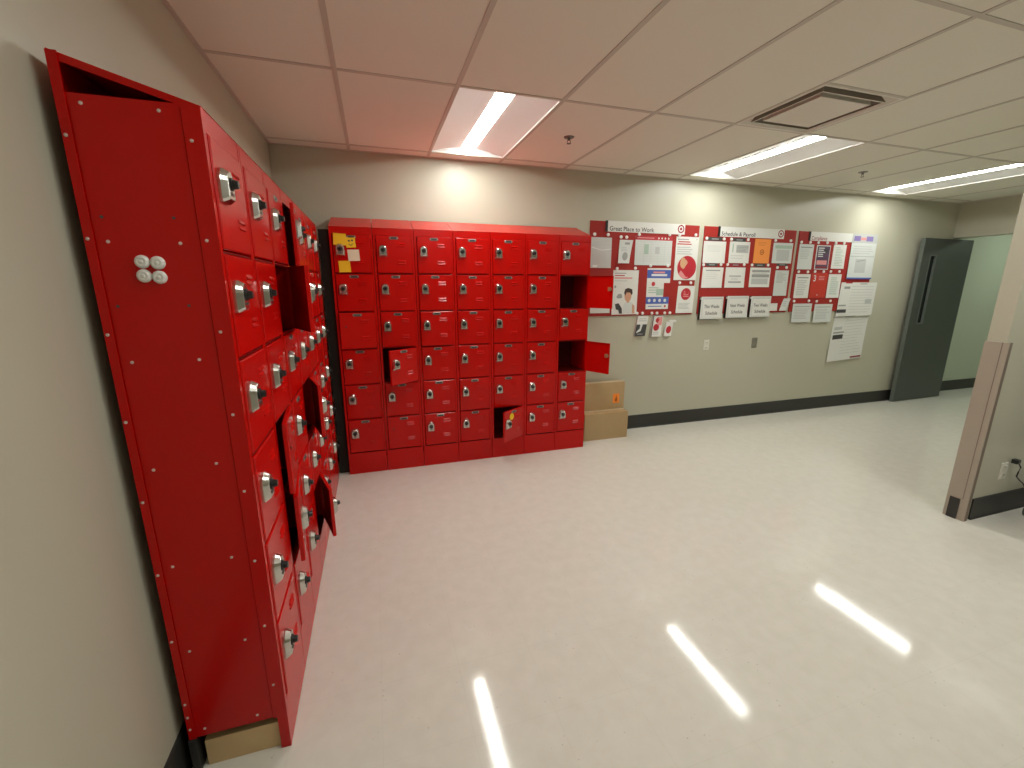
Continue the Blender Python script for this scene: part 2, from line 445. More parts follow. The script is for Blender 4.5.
for i, (lab, ang, nl) in enumerate(ll):
    t = left.column(lab, (XLK, YLK + i * .316, 0), PI / 2, 'red lockers along the left wall', ang, nl, plates=i > 1)
    if i == 0:
        # closing panel on the open end: local x=0 plane, faces -x local (towards the camera)
        D = left.D
        sp = MB()
        sp.box(-.0045, 0, 0, .041, .130, TOPZ - .004, 'red')               # front flange
        sp.box(-.0045, 0, D - .020, D, .130, TOPZ + .080, 'red')           # rear flange carries up to the lid
        sp.box(-.0020, 0, .043, D - .023, .132, TOPZ - .010, 'red')        # pressed panel
        sp.box(-.0045, 0, 0, .030, .0, .130, 'red')
        so = sp.build('side_panel', t)
        piv = [(.272 + .001, z) for z in (1.873, 1.642, 1.41, 1.18, .948, .719, .488, .262)]
        cen = [(x, z) for x, zz in (((.078), (1.943, 1.634, 1.338, 1.041, .742, .451, .158)), ((.226), (1.943, 1.634, 1.338, 1.041, .742, .451, .158))) for z in zz]
        bk = [(.040, z) for z in (1.863, 1.639, 1.41, 1.181, .951, .723, .497, .266, .216, .169)]
        for n_, (x, z) in enumerate(piv + cen + bk):
            yl = XLK - (x + (.0 if n_ >= 8 else .012))     # distance back from the front plane
            z = min(z, TOPZ - .020)
            r = link('rivet', RIVET, so, (-.0046 if not 8 <= n_ < 22 else -.0021, yl, z), -PI / 2)
            r.rotation_euler = (0, 0, -PI / 2)
        for (x, z) in ((.075, 1.69), (.221, 1.694), (.072, 1.48), (.223, 1.48)):
            MB().cyl((0, 0, 0), .0035, 'x', -.0012, 'inkdk', 10).build('screw_hole', so, (-.0020, XLK - x, z))

b = MB().box(.3165, .3920, -.300, -.288, 0, 1.935, 'gap_shade'); tag(b.build('gap_shade_panel'), 'added dark strip standing in for shade in the gap between the two locker rows', 'panel')  # added dark board, gives the corner gap its shade
# wood block and rubber strip under the open end
b = MB().box(.066, .279, -2.575, -2.537, 0, .098, 'wood'); tag(b.build('wood_block'), 'short pine board lying on the floor under the nearest locker', 'wood')
b = MB().box(.030, .050, -2.592, -2.45, 0, .128, 'base'); tag(b.build('rubber_strip'), 'black rubber strip standing beside the pine board under the lockers', 'strip')
# four white discs on the side panel
for k, (x, z, wd) in enumerate(((.140, 1.588, 'upper left'), (.172, 1.586, 'upper right'), (.139, 1.554, 'lower left'), (.171, 1.551, 'lower right'))):
    mb = MB(); R = [(.0160, 0), (.0162, -.003), (.0145, -.007), (.010, -.0095), (.005, -.0085), (.0035, -.0105), (.001, -.011)]
    mb.loft([[(r * math.cos(2 * PI * a / 24), y, r * math.sin(2 * PI * a / 24)) for a in range(24)] for r, y in R], 'white_plastic')
    o = mb.build('magnet', None, (x, YLK - .0022, z), smooth=True)
    tag(o, 'round white plastic disc on the locker side panel, ' + wd + ' of the four', 'magnet', 'white discs on the locker side')

# ------------------------------------------------------------------ flat sheets
_fc = {}
def text_mesh(txt, size, align='LEFT', font=None):
    cu = bpy.data.curves.new('t', 'FONT'); cu.body = txt; cu.size = size; cu.align_x = align
    cu.resolution_u = 3; cu.offset = size * .012
    o = bpy.data.objects.new('t', cu); COL.objects.link(o)
    bpy.context.view_layer.update()
    dg = bpy.context.evaluated_depsgraph_get()
    me = bpy.data.meshes.new_from_object(o.evaluated_get(dg))
    vs = [(v.co.x, v.co.y) for v in me.vertices]; fs = [tuple(p.vertices) for p in me.polygons]
    bpy.data.objects.remove(o); bpy.data.curves.remove(cu); bpy.data.meshes.remove(me)
    return vs, fs

class Sheet:
    """a thin sheet facing -y; u,v run 0..1 left to right and top to bottom"""
    def __init__(s, w, h, m='paper', curl=0., th=.0012, lean=0., taper=1., drop=0.):
        s.w, s.h, s.curl, s.th, s.lean, s.taper, s.drop = w, h, curl, th, lean, taper, drop
        s.mb = MB(); n = 8
        F = [[s.P(u, k / n, 0) for u in (0, 1)] for k in range(n + 1)]
        Bk = [[s.P(u, k / n, -th) for u in (0, 1)] for k in range(n + 1)]
        vs = [p for r in F for p in r] + [p for r in Bk for p in r]; o = 2 * (n + 1); fs = []
        for k in range(n):
            a = 2 * k; fs += [(a, a + 1, a + 3, a + 2), (o + a, o + a + 2, o + a + 3, o + a + 1), (a, a + 2, o + a + 2, o + a), (a + 1, o + a + 1, o + a + 3, a + 3)]
        fs += [(0, o, o + 1, 1), (2 * n, 2 * n + 1, o + 2 * n + 1, o + 2 * n)]
        s.mb.add(vs, fs, m); s.lay = 0
    def P(s, u, v, off):
        k = 1 + (s.taper - 1) * v
        x = (u - .5) * s.w * k - s.lean * (v - .5); z = (.5 - v) * s.h - s.drop * u
        y = -s.th - s.curl * v * v - off
        return (x, y, z)
    def quad(s, u0, v0, u1, v1, m):
        s.lay += 1; off = .0003 + .00006 * s.lay
        n = max(1, int((v1 - v0) * 8))
        vs = [s.P(u, v0 + (v1 - v0) * k / n, off) for k in range(n + 1) for u in (u0, u1)]
        s.mb.add(vs, [(2 * k, 2 * k + 1, 2 * k + 3, 2 * k + 2) for k in range(n)], m); return s
    def ell(s, u, v, r, m, ry=None, inner=0, n=28):
        """ellipse with radius r metres"""
        s.lay += 1; off = .0003 + .00006 * s.lay; ry = ry or r
        ring = lambda f: [s.P(u + f * r * math.cos(2 * PI * k / n) / s.w, v + f * ry * math.sin(2 * PI * k / n) / s.h, off) for k in range(n)]
        if inner:
            vs = ring(1) + ring(inner); s.mb.add(vs, [(k, (k + 1) % n, n + (k + 1) % n, n + k) for k in range(n)], m)
        else: s.mb.add(ring(1), [tuple(range(n))], m)
        return s
    def poly(s, pts, m):
        s.lay += 1; off = .0003 + .00006 * s.lay
        s.mb.add([s.P(u, v, off) for u, v in pts], [tuple(range(len(pts)))], m); return s
    def lines(s, u0, u1, v0, v1, n, m='ink', fill=.45, rag=.3):
        for k in range(n):
            v = v0 + (v1 - v0) * (k + .2) / n
            s.quad(u0, v, u1 - (u1 - u0) * random.random() * rag, v + (v1 - v0) / n * fill, m)
        return s
    def text(s, txt, u, v, size, m, width=None, align='LEFT'):
        vs, fs = text_mesh(txt, size, align); s.lay += 1; off = .0003 + .00006 * s.lay
        kx = 1
        if width:
            w = max(x for x, _ in vs) - min(x for x, _ in vs); kx = width / w
        s.mb.add([s.P(u + x * kx / s.w, v - y / s.h, off) for x, y in vs], fs, m); return s
    def bull(s, u, v, r, m='maroon'):
        s.ell(u, v, r, m, inner=.68); s.ell(u, v, r * .36, m); return s
    def put(s, name, cx, cz, label, cat='paper', group=None, y=-.0136, rot=0.):
        o = s.mb.build(name, None, (cx, y, cz)); o.rotation_euler = (0, rot, 0)
        return tag(o, label, cat, group)

PIN = MB().loft([[(r * math.cos(2 * PI * k / 16), y, r * math.sin(2 * PI * k / 16)) for k in range(16)] for r, y in ((.015, 0), (.016, -.004), (.015, -.009), (.010, -.011))], 'white_plastic').mesh('magnet_button', True)
def pin(x, z, label, y=-.0155):
    o = link('magnet_button', PIN, None, (x, y, z)); tag(o, label, 'magnet', 'round white magnets on the notice boards'); return o
def pins(desc, pts, names=('left', 'right')):
    for (x, z), nm in zip(pts, names): pin(x, z, 'round white magnet at ' + nm + ' corner of the ' + desc)

# boards
def board(cx, cz, w, h, label, head):
    t = thing('notice_board', label, 'board', (cx, -.0006, cz))
    MB().bevbox(-w / 2, w / 2, -.012, 0, -h / 2, h / 2, 'board', .001).build('panel', t)
    hx, hz, hw, hh, txt, tm, tw, logo, blk = head
    sh = Sheet(hw, hh, 'paper', th=.003)
    sh.text(txt, .02, .90, .058, tm, tw)
    if logo: sh.bull(logo, .47, .040)
    o = sh.mb.build('header_sign', t, (hx - cx, -.0125, hz - cz))
    MB().box(-.012, .012, -.006, 0, -hh / 2, hh / 2, 'black').build('end_clip', t, (hx - hw / 2 - cx - .013, -.0125, hz - cz))
    return t
board(3.315, 1.682, 1.252, .904, 'red notice board next to the lockers, its white header reading Great Place to Work', (3.316, 2.090, .886, .100, 'Great Place to Work', 'inkdk', .50, .945, 0))
board(4.634, 1.682, 1.252, .904, 'middle red notice board, its white header reading Schedule & Payroll', (4.641, 2.088, .875, .100, 'Schedule & Payroll', 'inkdk', .45, .945, 0))
board(5.925, 1.682, 1.235, .900, 'red notice board farthest from the lockers, header reading Compliance', (5.90, 2.083, .86, .098, 'Compliance', 'maroon', .24, 0, 0))

# --- board 1
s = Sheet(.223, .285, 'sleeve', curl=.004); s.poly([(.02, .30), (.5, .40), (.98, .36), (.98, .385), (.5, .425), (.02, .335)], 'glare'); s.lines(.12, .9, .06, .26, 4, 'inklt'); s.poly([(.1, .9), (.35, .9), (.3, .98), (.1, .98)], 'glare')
s.put('paper_notice', 2.813, 1.841, 'notice in a glossy clear sleeve at the top left of the first red board'); pins('clear sleeved notice', [(2.733, 2.009), (2.878, 2.010)])
s = Sheet(.150, .223, 'papergrey', curl=.018, lean=.030, taper=.82); s.quad(.42, .1, .8, .2, 'ink'); s.ell(.55, .70, .035, 'ink', .04); s.lines(.2, .7, .3, .5, 3, 'inklt')
s.put('leaflet', 3.072, 1.857, 'narrow curling leaflet beside the clear sleeved notice', 'leaflet'); pins('narrow curling leaflet', [(3.021, 1.994), (3.083, 1.993)])
s = Sheet(.430, .282, 'papergrey', curl=.003); s.quad(0, 0, 1, .14, 'pred'); s.quad(.04, .055, .5, .085, 'ppink')
for k in range(4): s.ell(.62 + .09 * k, .07, .009, 'paper')
for k in range(5): s.quad(.04 + .19 * k, .2, .045 + .19 * k, .95, 'inklt')
for k in range(9): s.quad(.04, .21 + .08 * k, .96, .215 + .08 * k, 'inklt')
s.quad(.24, .28, .36, .62, 'green_ink'); s.quad(.54, .36, .66, .60, 'inklt')
s.put('schedule_sheet', 3.404, 1.873, 'wide table sheet with a red top band under the Great Place to Work header'); pins('wide table sheet with red band', [(3.223, 2.024), (3.577, 2.034)])
s = Sheet(.279, .433, 'paper', curl=.003); s.quad(.06, .05, .55, .075, 'ink'); s.quad(.10, .105, .62, .13, 'pred'); s.quad(.06, .155, .68, .18, 'pred'); s.lines(.06, .75, .22, .42, 4, 'inklt')
s.ell(.90, .055, .006, 'ink')
s.ell(.55, .705, .118, 'pred'); s.poly([(.22, .86), (.30, .74), (.44, .72), (.60, .86), (.62, .955), (.45, .965), (.30, .93)], 'ppink'); s.ell(.43, .63, .042, 'skin', .050); s.ell(.37, .60, .035, 'blond', .055)
s.put('poster', 3.806, 1.804, 'white poster with a person in a red circle on the first board', 'poster'); pins('poster with the person in a red circle', [(3.697, 2.036), (3.895, 2.041)])
s = Sheet(.213, .283, 'paper', curl=.004, lean=.010); s.ell(.50, .30, .062, 'pred'); s.lines(.36, .68, .18, .42, 4, 'ppink', .5, .1); s.lines(.12, .85, .62, .86, 5, 'inklt')
s.put('flyer', 3.838, 1.387, 'small flyer with a red disc in the lower right of the first board', 'flyer'); pins('small flyer with a red disc', [(3.746, 1.560), (3.886, 1.560)])
s = Sheet(.290, .438, 'paper', curl=.003); s.quad(.06, .06, .5, .08, 'ink'); s.quad(.06, .11, .45, .13, 'pred'); s.quad(.06, .16, .75, .19, 'ppink'); s.quad(.06, .23, .55, .245, 'inklt'); s.ell(.10, .37, .012, 'ink')
s.poly([(.16, .60), (.24, .53), (.36, .53), (.40, .60), (.36, .63), (.2, .63)], 'ink')
s.poly([(.12, .76), (.26, .74), (.40, .86), (.42, .98), (.30, .98), (.26, .90), (.16, .88)], 'inkdk')
s.poly([(.44, .98), (.44, .80), (.52, .73), (.66, .70), (.82, .74), (.92, .84), (.90, .98)], 'papergrey'); s.poly([(.80, .76), (.90, .80), (.92, .98), (.82, .98)], 'skin')
s.ell(.62, .58, .040, 'skin', .056); s.poly([(.46, .50), (.50, .42), (.62, .395), (.78, .43), (.80, .52), (.76, .56), (.70, .50), (.56, .50), (.50, .58)], 'hair'); s.quad(.58, .67, .68, .73, 'skin')
s.put('poster', 3.104, 1.462, 'white poster with a dark haired person in a white shirt on the first board', 'poster'); pins('poster of the dark haired person', [(2.995, 1.695), (3.202, 1.700)])
s = Sheet(.281, .412, 'paper', curl=.004, taper=.97); s.quad(0, .04, 1, .24, 'pblue'); s.quad(.25, .08, .75, .12, 'ppink'); s.quad(.18, .14, .85, .19, 'paper'); s.ell(.28, .38, .022, 'pred'); s.lines(.08, .7, .45, .62, 3, 'green_ink'); s.quad(.42, .50, .74, .66, 'green_ink')
s.quad(.74, .355, 1.0, .70, 'board'); s.quad(0, .70, 1, .87, 'pblue')
for k in range(4): s.ell(.14 + .23 * k, .785, .017, 'papergrey')
s.quad(.1, .92, .7, .94, 'pblue'); s.ell(.85, .93, .012, 'pred')
s.put('flyer', 3.490, 1.498, 'white flyer with two blue bands on the first board', 'flyer'); pins('blue banded flyer', [(3.379, 1.728), (3.585, 1.730)])
s = Sheet(.219, .160, 'paper', curl=.002); s.put('paper_notice', 2.828, 1.341, 'blank white paper low on the first board behind the open locker door')

# leaflets hanging below the first board
def hanger(name, cx, cz, w, h, lean, build, label, topw=.9):
    s = Sheet(w, h, 'paper', curl=.012, lean=lean, th=.016); build(s)
    o = s.put(name, cx, cz, label, 'leaflet', 'leaflet holders under the first board', y=-.0006)
    return o
def f1(s): s.quad(0, .42, 1, 1, 'inkdk'); s.poly([(.35, .42), (.6, .42), (.5, .75), (.1, .85), (.15, .75), (.38, .62)], 'papergrey'); s.quad(.2, .88, .75, .92, 'ink'); s.lines(.15, .9, .1, .3, 2, 'inklt')
def f2(s): s.ell(.55, .2, .03, 'pred'); s.ell(.45, .55, .036, 'pred'); s.quad(.55, .05, .95, .45, 'ppink'); s.quad(0, 0, .10, 1, 'inkdk'); s.lines(.2, .8, .75, .92, 2, 'inklt')
def f3(s): s.ell(.5, .55, .032, 'pred', .040); s.ell(.5, .55, .014, 'ppink')
hanger('leaflet_holder', 3.319, 1.120, .125, .207, .040, f1, 'black and white leaflet hanging below the first board, nearest the lockers')
hanger('leaflet_holder', 3.506, 1.112, .124, .215, .026, f2, 'white and red leaflet hanging below the first board, between two others')
hanger('leaflet_holder', 3.657, 1.080, .088, .150, .032, f3, 'small leaflet with a red disc hanging below the first board')
MB().box(-.045, .045, -.018, -.0005, -.010, .010, 'paper').build('strap', bpy.data.objects['leaflet_holder.002'], (.045, 0, .082))
for (x, z), lb in zip(((3.256, 1.252), (3.32, 1.252), (3.433, 1.250), (3.496, 1.250), (3.591, 1.250), (3.655, 1.250)),
                      ('left magnet of the pair over the black and white leaflet', 'right magnet of the pair over the black and white leaflet', 'left magnet of the pair over the white and red leaflet',
                       'right magnet of the pair over the white and red leaflet', 'left magnet of the pair over the small red disc leaflet', 'right magnet of the pair over the small red disc leaflet')):
    pin(x, z, lb)

# --- board 2
def strip(cx, cz, w, h, m, label):
    s = Sheet(w, h, m, th=.001); s.quad(.25, .35, .75, .65, 'ink'); s.put('title_strip', cx, cz, label, 'strip', 'title strips over the schedule sheets')
s = Sheet(.287, .222, 'paper', curl=.004); s.lines(.15, .85, .18, .5, 6, 'inklt', .2); s.put('schedule_sheet', 4.154, 1.876, 'nearly blank sheet at the top left of the middle board'); pins('nearly blank sheet on the middle board', [(4.036, 2.013), (4.261, 2.013)])
strip(4.15, 2.010, .18, .036, 'inkdk', 'black title strip over the nearly blank sheet, top row of middle board')
s = Sheet(.274, .223, 'paper', curl=.004); s.quad(.33, .15, .95, .52, 'inklt'); s.lines(.36, .92, .17, .5, 5, 'ink', .5); s.quad(.14, .1, .2, .5, 'green_ink'); s.lines(.1, .8, .62, .85, 2, 'inklt', .2)
s.put('schedule_sheet', 4.484, 1.881, 'sheet with a grey printed block beside the blank sheet, middle board'); pins('sheet with a grey printed block', [(4.357, 2.014), (4.581, 2.016)])
strip(4.47, 2.010, .17, .036, 'inkdk', 'black title strip over the sheet with the grey printed block')
s = Sheet(.222, .256, 'flyer', curl=.002); s.lines(.2, .8, .12, .3, 3, 'orange_dark', .15); s.bull(.5, .54, .030, 'orange_dark')
s.put('flyer', 4.795, 1.901, 'orange flyer with a small ring logo on the middle board', 'flyer')
s = Sheet(.282, .220, 'papergrey', curl=.004); s.quad(.1, .12, .95, .28, 'green_ink'); s.quad(.2, .34, .85, .88, 'inklt'); s.put('schedule_sheet', 5.088, 1.887, 'grey printed sheet right of the orange flyer'); pins('grey sheet right of the orange flyer', [(4.963, 2.020), (5.181, 2.023)])
s = Sheet(.269, .213, 'paper', curl=.004, lean=.006); s.quad(.15, .12, .85, .18, 'ink'); s.lines(.15, .8, .25, .6, 4, 'inklt', .15); s.put('schedule_sheet', 4.161, 1.615, 'white sheet with one grey heading, left of middle board second row'); pins('white sheet with one grey heading', [(4.027, 1.746), (4.253, 1.751)])
strip(4.14, 1.748, .15, .030, 'inkdk', 'black title strip over the sheet with one grey heading')
s = Sheet(.267, .216, 'paper', curl=.004); s.quad(.2, .40, .8, .45, 'ink'); s.quad(.18, .68, .82, .76, 'ink'); s.lines(.3, .75, .5, .65, 2, 'inklt', .3); s.put('schedule_sheet', 4.463, 1.617, 'white sheet with two grey lines above the middle schedule holder'); pins('white sheet with two grey lines', [(4.343, 1.753), (4.566, 1.756)])
strip(4.455, 1.750, .15, .030, 'maroon', 'dark red title strip over the sheet with two grey lines')
s = Sheet(.290, .212, 'paper', curl=.004); s.quad(.1, .12, .95, .24, 'ink'); s.quad(.1, .34, .95, .50, 'ink'); s.lines(.15, .9, .26, .34, 1, 'inklt'); s.quad(.1, .55, .9, .85, 'inklt'); s.put('schedule_sheet', 4.808, 1.621, 'sheet with dark printed bands under the orange flyer'); pins('banded sheet under the orange flyer', [(4.675, 1.753), (4.901, 1.755)])
strip(4.79, 1.752, .15, .034, 'inkdk', 'black title strip between the orange flyer and the banded sheet')
s = Sheet(.197, .282, 'papergrey', curl=.004); s.lines(.12, .88, .08, .5, 9, 'ink', .3, .5); s.put('schedule_sheet', 5.124, 1.559, 'narrow grey sheet at the right of the middle board, second row'); pins('narrow grey sheet on the middle board', [(5.04, 1.730), (5.173, 1.732)])
strip(5.11, 1.762, .16, .024, 'inkdk', 'black title strip over the narrow grey sheet')
s = Sheet(.112, .085, 'paper', curl=.003); s.put('paper_note', 5.063, 1.291, 'small blank white note beside the right schedule holder', 'note')
s = Sheet(.105, .140, 'papergrey', curl=.010, lean=.062); s.quad(.2, .2, .7, .8, 'ppurple') if False else s.lines(.2, .8, .2, .7, 3, 'inklt'); s.put('paper_note', 5.227, 1.318, 'crooked small grey note at the lower right corner of the middle board', 'note')

def holder(cx, cz, w, h, l1, label):
    t = thing('schedule_holder', label, 'holder', (cx, -.0136, cz), 0, 'schedule holders under the middle board')
    b = MB(); d = .032
    b.box(-w / 2, w / 2, -.003, 0, -h / 2, h / 2, 'black'); b.box(-w / 2, -w / 2 + .003, -d, -.003, -h / 2, h / 2 - .03, 'black'); b.box(w / 2 - .003, w / 2, -d, -.003, -h / 2, h / 2 - .03, 'black')
    b.box(-w / 2, w / 2, -d, -.003, -h / 2, -h / 2 + .004, 'black'); b.build('tray', t)
    MB().box(-w / 2 + .006, w / 2 - .006, -d + .004, -.004, -h / 2 + .005, h / 2 - .008, 'paper').build('paper_stack', t)
    s = Sheet(w, h - .004, 'paper', th=.002); s.quad(.03, .02, .97, .98, 'papergrey'); s.quad(.10, .11, .93, .93, 'paper'); s.quad(.08, .085, .95, .10, 'ink')
    s.text(l1, .5, .50, .050, 'inkdk', .20, 'CENTER'); s.text('Schedule', .5, .80, .050, 'inkdk', .155, 'CENTER')
    s.mb.build('cover_sheet', t, (0, -d, .002))
holder(4.166, 1.293, .290, .242, 'This Weeks', 'white schedule holder reading This Weeks Schedule, left one under the middle board')
holder(4.511, 1.300, .290, .240, 'Next Weeks', 'white schedule holder reading Next Weeks Schedule, between two like it')
holder(4.837, 1.299, .280, .232, 'Two Weeks', 'white schedule holder reading Two Weeks Schedule, right one under the middle board')

# --- board 3
def note(cx, cz, w, h, lab, pn, desc, fn=None, m='papergrey', name='paper_notice', cat='paper', lean=0):
    s = Sheet(w, h, m, curl=.004, lean=lean)
    if fn: fn(s)
    s.put(name, cx, cz, lab, cat)
    pins(desc, pn)
note(5.438, 1.854, .218, .278, 'grey printed notice at the top left of the third board', [(5.343, 2.012), (5.476, 2.014)], 'top left notice of the third board', lambda s: (s.quad(.1, .1, .9, .15, 'ink'), s.lines(.12, .85, .2, .6, 6, 'inklt')))
note(5.700, 1.852, .216, .271, 'dark plum poster with pale lettering on the third board', [(5.599, 2.014), (5.738, 2.016)], 'dark plum poster', lambda s: (s.quad(.06, .04, .96, .97, 'pplum'), s.lines(.15, .7, .08, .5, 5, 'papergrey', .5, .5), s.quad(.12, .62, .85, .80, 'ppink'), s.quad(.1, .88, .9, .95, 'maroon'), s.ell(.72, .22, .025, 'inkdk')), 'papergrey', 'poster', 'poster')
note(5.957, 1.865, .206, .273, 'pale green printed notice right of the dark plum poster', [(5.873, 2.018), (6.005, 2.018)], 'pale green notice', lambda s: s.lines(.2, .85, .1, .9, 12, 'green_ink', .35, .5), 'paper')
note(5.450, 1.526, .223, .272, 'text notice at the left of the third board second row', [(5.364, 1.688), (5.504, 1.688)], 'text notice below the top left one', lambda s: (s.quad(.12, .12, .88, .17, 'ink'), s.lines(.15, .85, .24, .9, 9, 'inklt')), 'paper')
note(5.706, 1.534, .248, .290, 'orange red poster with a large 3 on the third board', [(5.614, 1.692), (5.751, 1.693)], 'orange red poster', lambda s: (s.text('3', .10, .33, .10, 'papergrey'), s.lines(.45, .85, .12, .3, 3, 'ppink'), s.ell(.48, .88, .007, 'papergrey')), 'pred2', 'poster', 'poster')
note(5.953, 1.527, .206, .277, 'greenish text notice right of the orange red poster', [(5.864, 1.695), (6.001, 1.696)], 'greenish text notice', lambda s: s.lines(.2, .85, .12, .88, 9, 'green_ink', .4, .3), 'paper')
note(5.505, 1.217, .296, .217, 'left of the two notices hanging off the bottom of the third board', [(5.358, 1.356), (5.587, 1.356)], 'left lowest notice of the third board', lambda s: (s.quad(.1, .14, .9, .18, 'ink'), s.lines(.1, .9, .25, .85, 7, 'inklt')))
note(5.843, 1.208, .288, .216, 'right of the two notices hanging off the bottom of the third board', [(5.712, 1.350), (5.933, 1.353)], 'right lowest notice of the third board', lambda s: (s.quad(.1, .14, .9, .18, 'ink'), s.lines(.1, .9, .25, .85, 7, 'inklt')))
s = Sheet(.416, .523, 'papergrey', curl=.006, th=.0012); s.quad(0, .0, 1, .20, 'inklt'); s.quad(.06, .05, .32, .16, 'ppurple'); s.quad(.55, .05, .82, .16, 'ppurple'); s.quad(.33, .08, .54, .14, 'ppink'); s.lines(.1, .92, .26, .46, 4, 'inklt', .3); s.quad(.02, .49, .97, .50, 'ink')
s.quad(.25, .55, .68, .86, 'inklt'); s.poly([(.3, .60), (.62, .56), (.62, .58), (.3, .62)], 'ink'); s.quad(0, .965, 1, 1, 'pblue')
s.put('poster', 6.337, 1.872, 'large poster with purple header and blue bottom edge over the third board corner', 'poster', y=-.0180)
s = Sheet(.608, .403, 'paper', curl=.004, lean=.010); s.quad(.12, .0, .3, .03, 'pred'); s.quad(.10, .12, .26, .19, 'ink'); s.lines(.3, .95, .1, .95, 10, 'inklt', .12); s.quad(.02, .66, .22, .70, 'ink'); s.quad(.0, .80, .25, .90, 'inkdk'); s.quad(.74, .50, .92, .64, 'inklt')
s.quad(.52, .03, .72, .055, 'ink'); s.put('wall_chart', 6.369, 1.369, 'wide crumpled white chart taped below the purple headed poster', 'chart', y=-.0180)
s = Sheet(.589, .612, 'paper', curl=.018, lean=.040, drop=-.030); s.lines(.32, .95, .06, .9, 14, 'inklt', .10); s.quad(.30, .10, .60, .115, 'ink'); s.quad(.06, .30, .28, .36, 'inklt'); s.quad(.05, .40, .35, .43, 'ink'); s.quad(.05, .46, .34, .55, 'inkdk'); s.quad(.66, .945, .98, .975, 'maroon')
s.put('wall_chart', 6.350, .905, 'long white chart hanging lowest on the wall, bottom edge curling', 'chart', y=-.0006)

# outlets on the back wall
def outlet(x, y, z, m, label, w=.074, h=.118, rz=0., name='wall_outlet'):
    t = thing(name, label, 'outlet', (x, y, z), rz)
    MB().bevbox(-w / 2, w / 2, -.006, 0, -h / 2, h / 2, m, .003).build('cover_plate', t)
    for dz in (.028, -.028):
        r = MB(); r.bevbox(-.017, .017, -.009, -.006, dz - .014, dz + .014, m, .002)
        r.box(-.008, -.005, -.0095, -.0088, dz - .004, dz + .008, 'inkdk'); r.box(.005, .008, -.0095, -.0088, dz - .004, dz + .008, 'inkdk'); r.build('socket', t)
    return t
outlet(4.183, -.0006, .883, 'outlet', 'ivory electrical outlet on the wall below the notice boards')
outlet(4.865, -.0006, .885, 'outletdark', 'taupe painted outlet plate on the wall right of the ivory outlet')
outlet(4.655, -2.3306, .315, 'outlet', 'ivory outlet on the near face of the wall at the right')
# black plug and cord
mb = MB(); mb.bevbox(-.018, .018, -.034, 0, -.014, .014, 'black', .006)
t = thing('power_cord', 'black power cord running from a plug down the wall at the right edge', 'cord', (4.715, -2.3402, .385))
mb.build('plug', t); mb = MB(); mb.tube([(0, -.028, -.005), (-.004, -.045, -.03), (-.006, -.04, -.07), (.002, -.035, -.10), (.05, -.035, -.135), (.12, -.028, -.17), (.20, -.024, -.24), (.32, -.022, -.33), (.45, -.022, -.378), (.62, -.022, -.380)], .004, 'black'); mb.build('cable', t, smooth=True)
MB().bevbox(-.035, .035, -.009, 0, -.055, .055, 'outlet', .003)
# corner guard and its base cap on the wall end
g = MB()
g.box(4.326, 4.335, -2.345, -2.232, 0, 1.195, 'guard'); g.box(4.335, 4.362, -2.345, -2.3305, 0, 1.195, 'guard_dark'); g.box(4.362, 4.368, -2.340, -2.3305, 0, 1.195, 'guard_dark')
g.box(4.3255, 4.3262, -2.318, -2.314, .15, 1.195, 'guard_dark')
trim = struct(g.build('trim_1'))
MB().box(4.320, 4.326, -2.305, -2.252, 0, .145, 'base').build('base_cap', trim)

# ------------------------------------------------------------------ grey door, opened against the back wall
dr = struct(link('door_1', None, None, (8.25, -.028, .008), math.radians(1.6)))     # hinge
lw, lh, lt = .985, 2.105, .045
d = MB(); wx0, wx1, wz0, wz1 = -.830, -.715, 1.045, 1.895
d.box(-lw, wx0, -lt, 0, 0, lh, 'doorpaint'); d.box(wx1, 0, -lt, 0, 0, lh, 'doorpaint'); d.box(wx0, wx1, -lt, 0, 0, wz0, 'doorpaint'); d.box(wx0, wx1, -lt, 0, wz1, lh, 'doorpaint')
d.box(-lw - .0015, -lw, -lt, 0, 0, lh, 'dooredge')
d.build('leaf', dr)
MB().box(wx0, wx1, -lt * .6, -lt * .4, wz0, wz1, 'doorlite').build('pane', dr)
f = MB(); k = .009
for (x0, x1, z0, z1) in ((wx0 - k, wx0 + .004, wz0 - k, wz1 + k), (wx1 - .006, wx1 + k, wz0 - k, wz1 + k), (wx0, wx1, wz0 - k, wz0 + .004), (wx0, wx1, wz1 - .004, wz1 + k)): f.box(x0, x1, -lt - .004, -lt * .6, z0, z1, 'dooredge')
f.build('pane_frame', dr)

# ------------------------------------------------------------------ cardboard boxes beside the lockers
def carton(name, x0, x1, y0, y1, z0, z1, label, mark=False):
    t = thing(name, label, 'box', ((x0 + x1) / 2, (y0 + y1) / 2, z0)); w, d, h = x1 - x0, y1 - y0, z1 - z0
    b = MB(); b.box(-w / 2, w / 2, -d / 2, d / 2, .0005, h - .003, 'cardboard'); b.build('carton', t)
    f = MB(); f.box(-w / 2, w / 2, -d / 2, -.0015, h - .003, h, 'cardboard'); f.box(-w / 2, w / 2, .0015, d / 2, h - .003, h, 'cardboard'); f.build('flap', t)
    s = MB(); s.box(-w / 2 - .0006, w / 2 + .0006, -.028, .028, h, h + .0006, 'cardtape'); s.box(-w / 2 - .0008, -w / 2 - .0002, -.028, .028, h - .07, h, 'cardtape'); s.box(w / 2 + .0002, w / 2 + .0008, -.028, .028, h - .07, h, 'cardtape'); s.build('tape', t)
    return t, w, d, h
carton('cardboard_box', 2.60, 3.090, -.228, -.022, 0, .278, 'lower cardboard box on the floor beside the lockers')
t, w, d, h = carton('cardboard_box', 2.635, 3.105, -.112, -.016, .280, .560, 'upper cardboard box with an orange mark, stacked on the lower one')
sh = Sheet(.075, .10, 'orange', th=.0006); sh.poly([(.5, .12), (.62, .5), (.75, .6), (.6, .85), (.38, .85), (.28, .65), (.42, .5)], 'orange_dark')
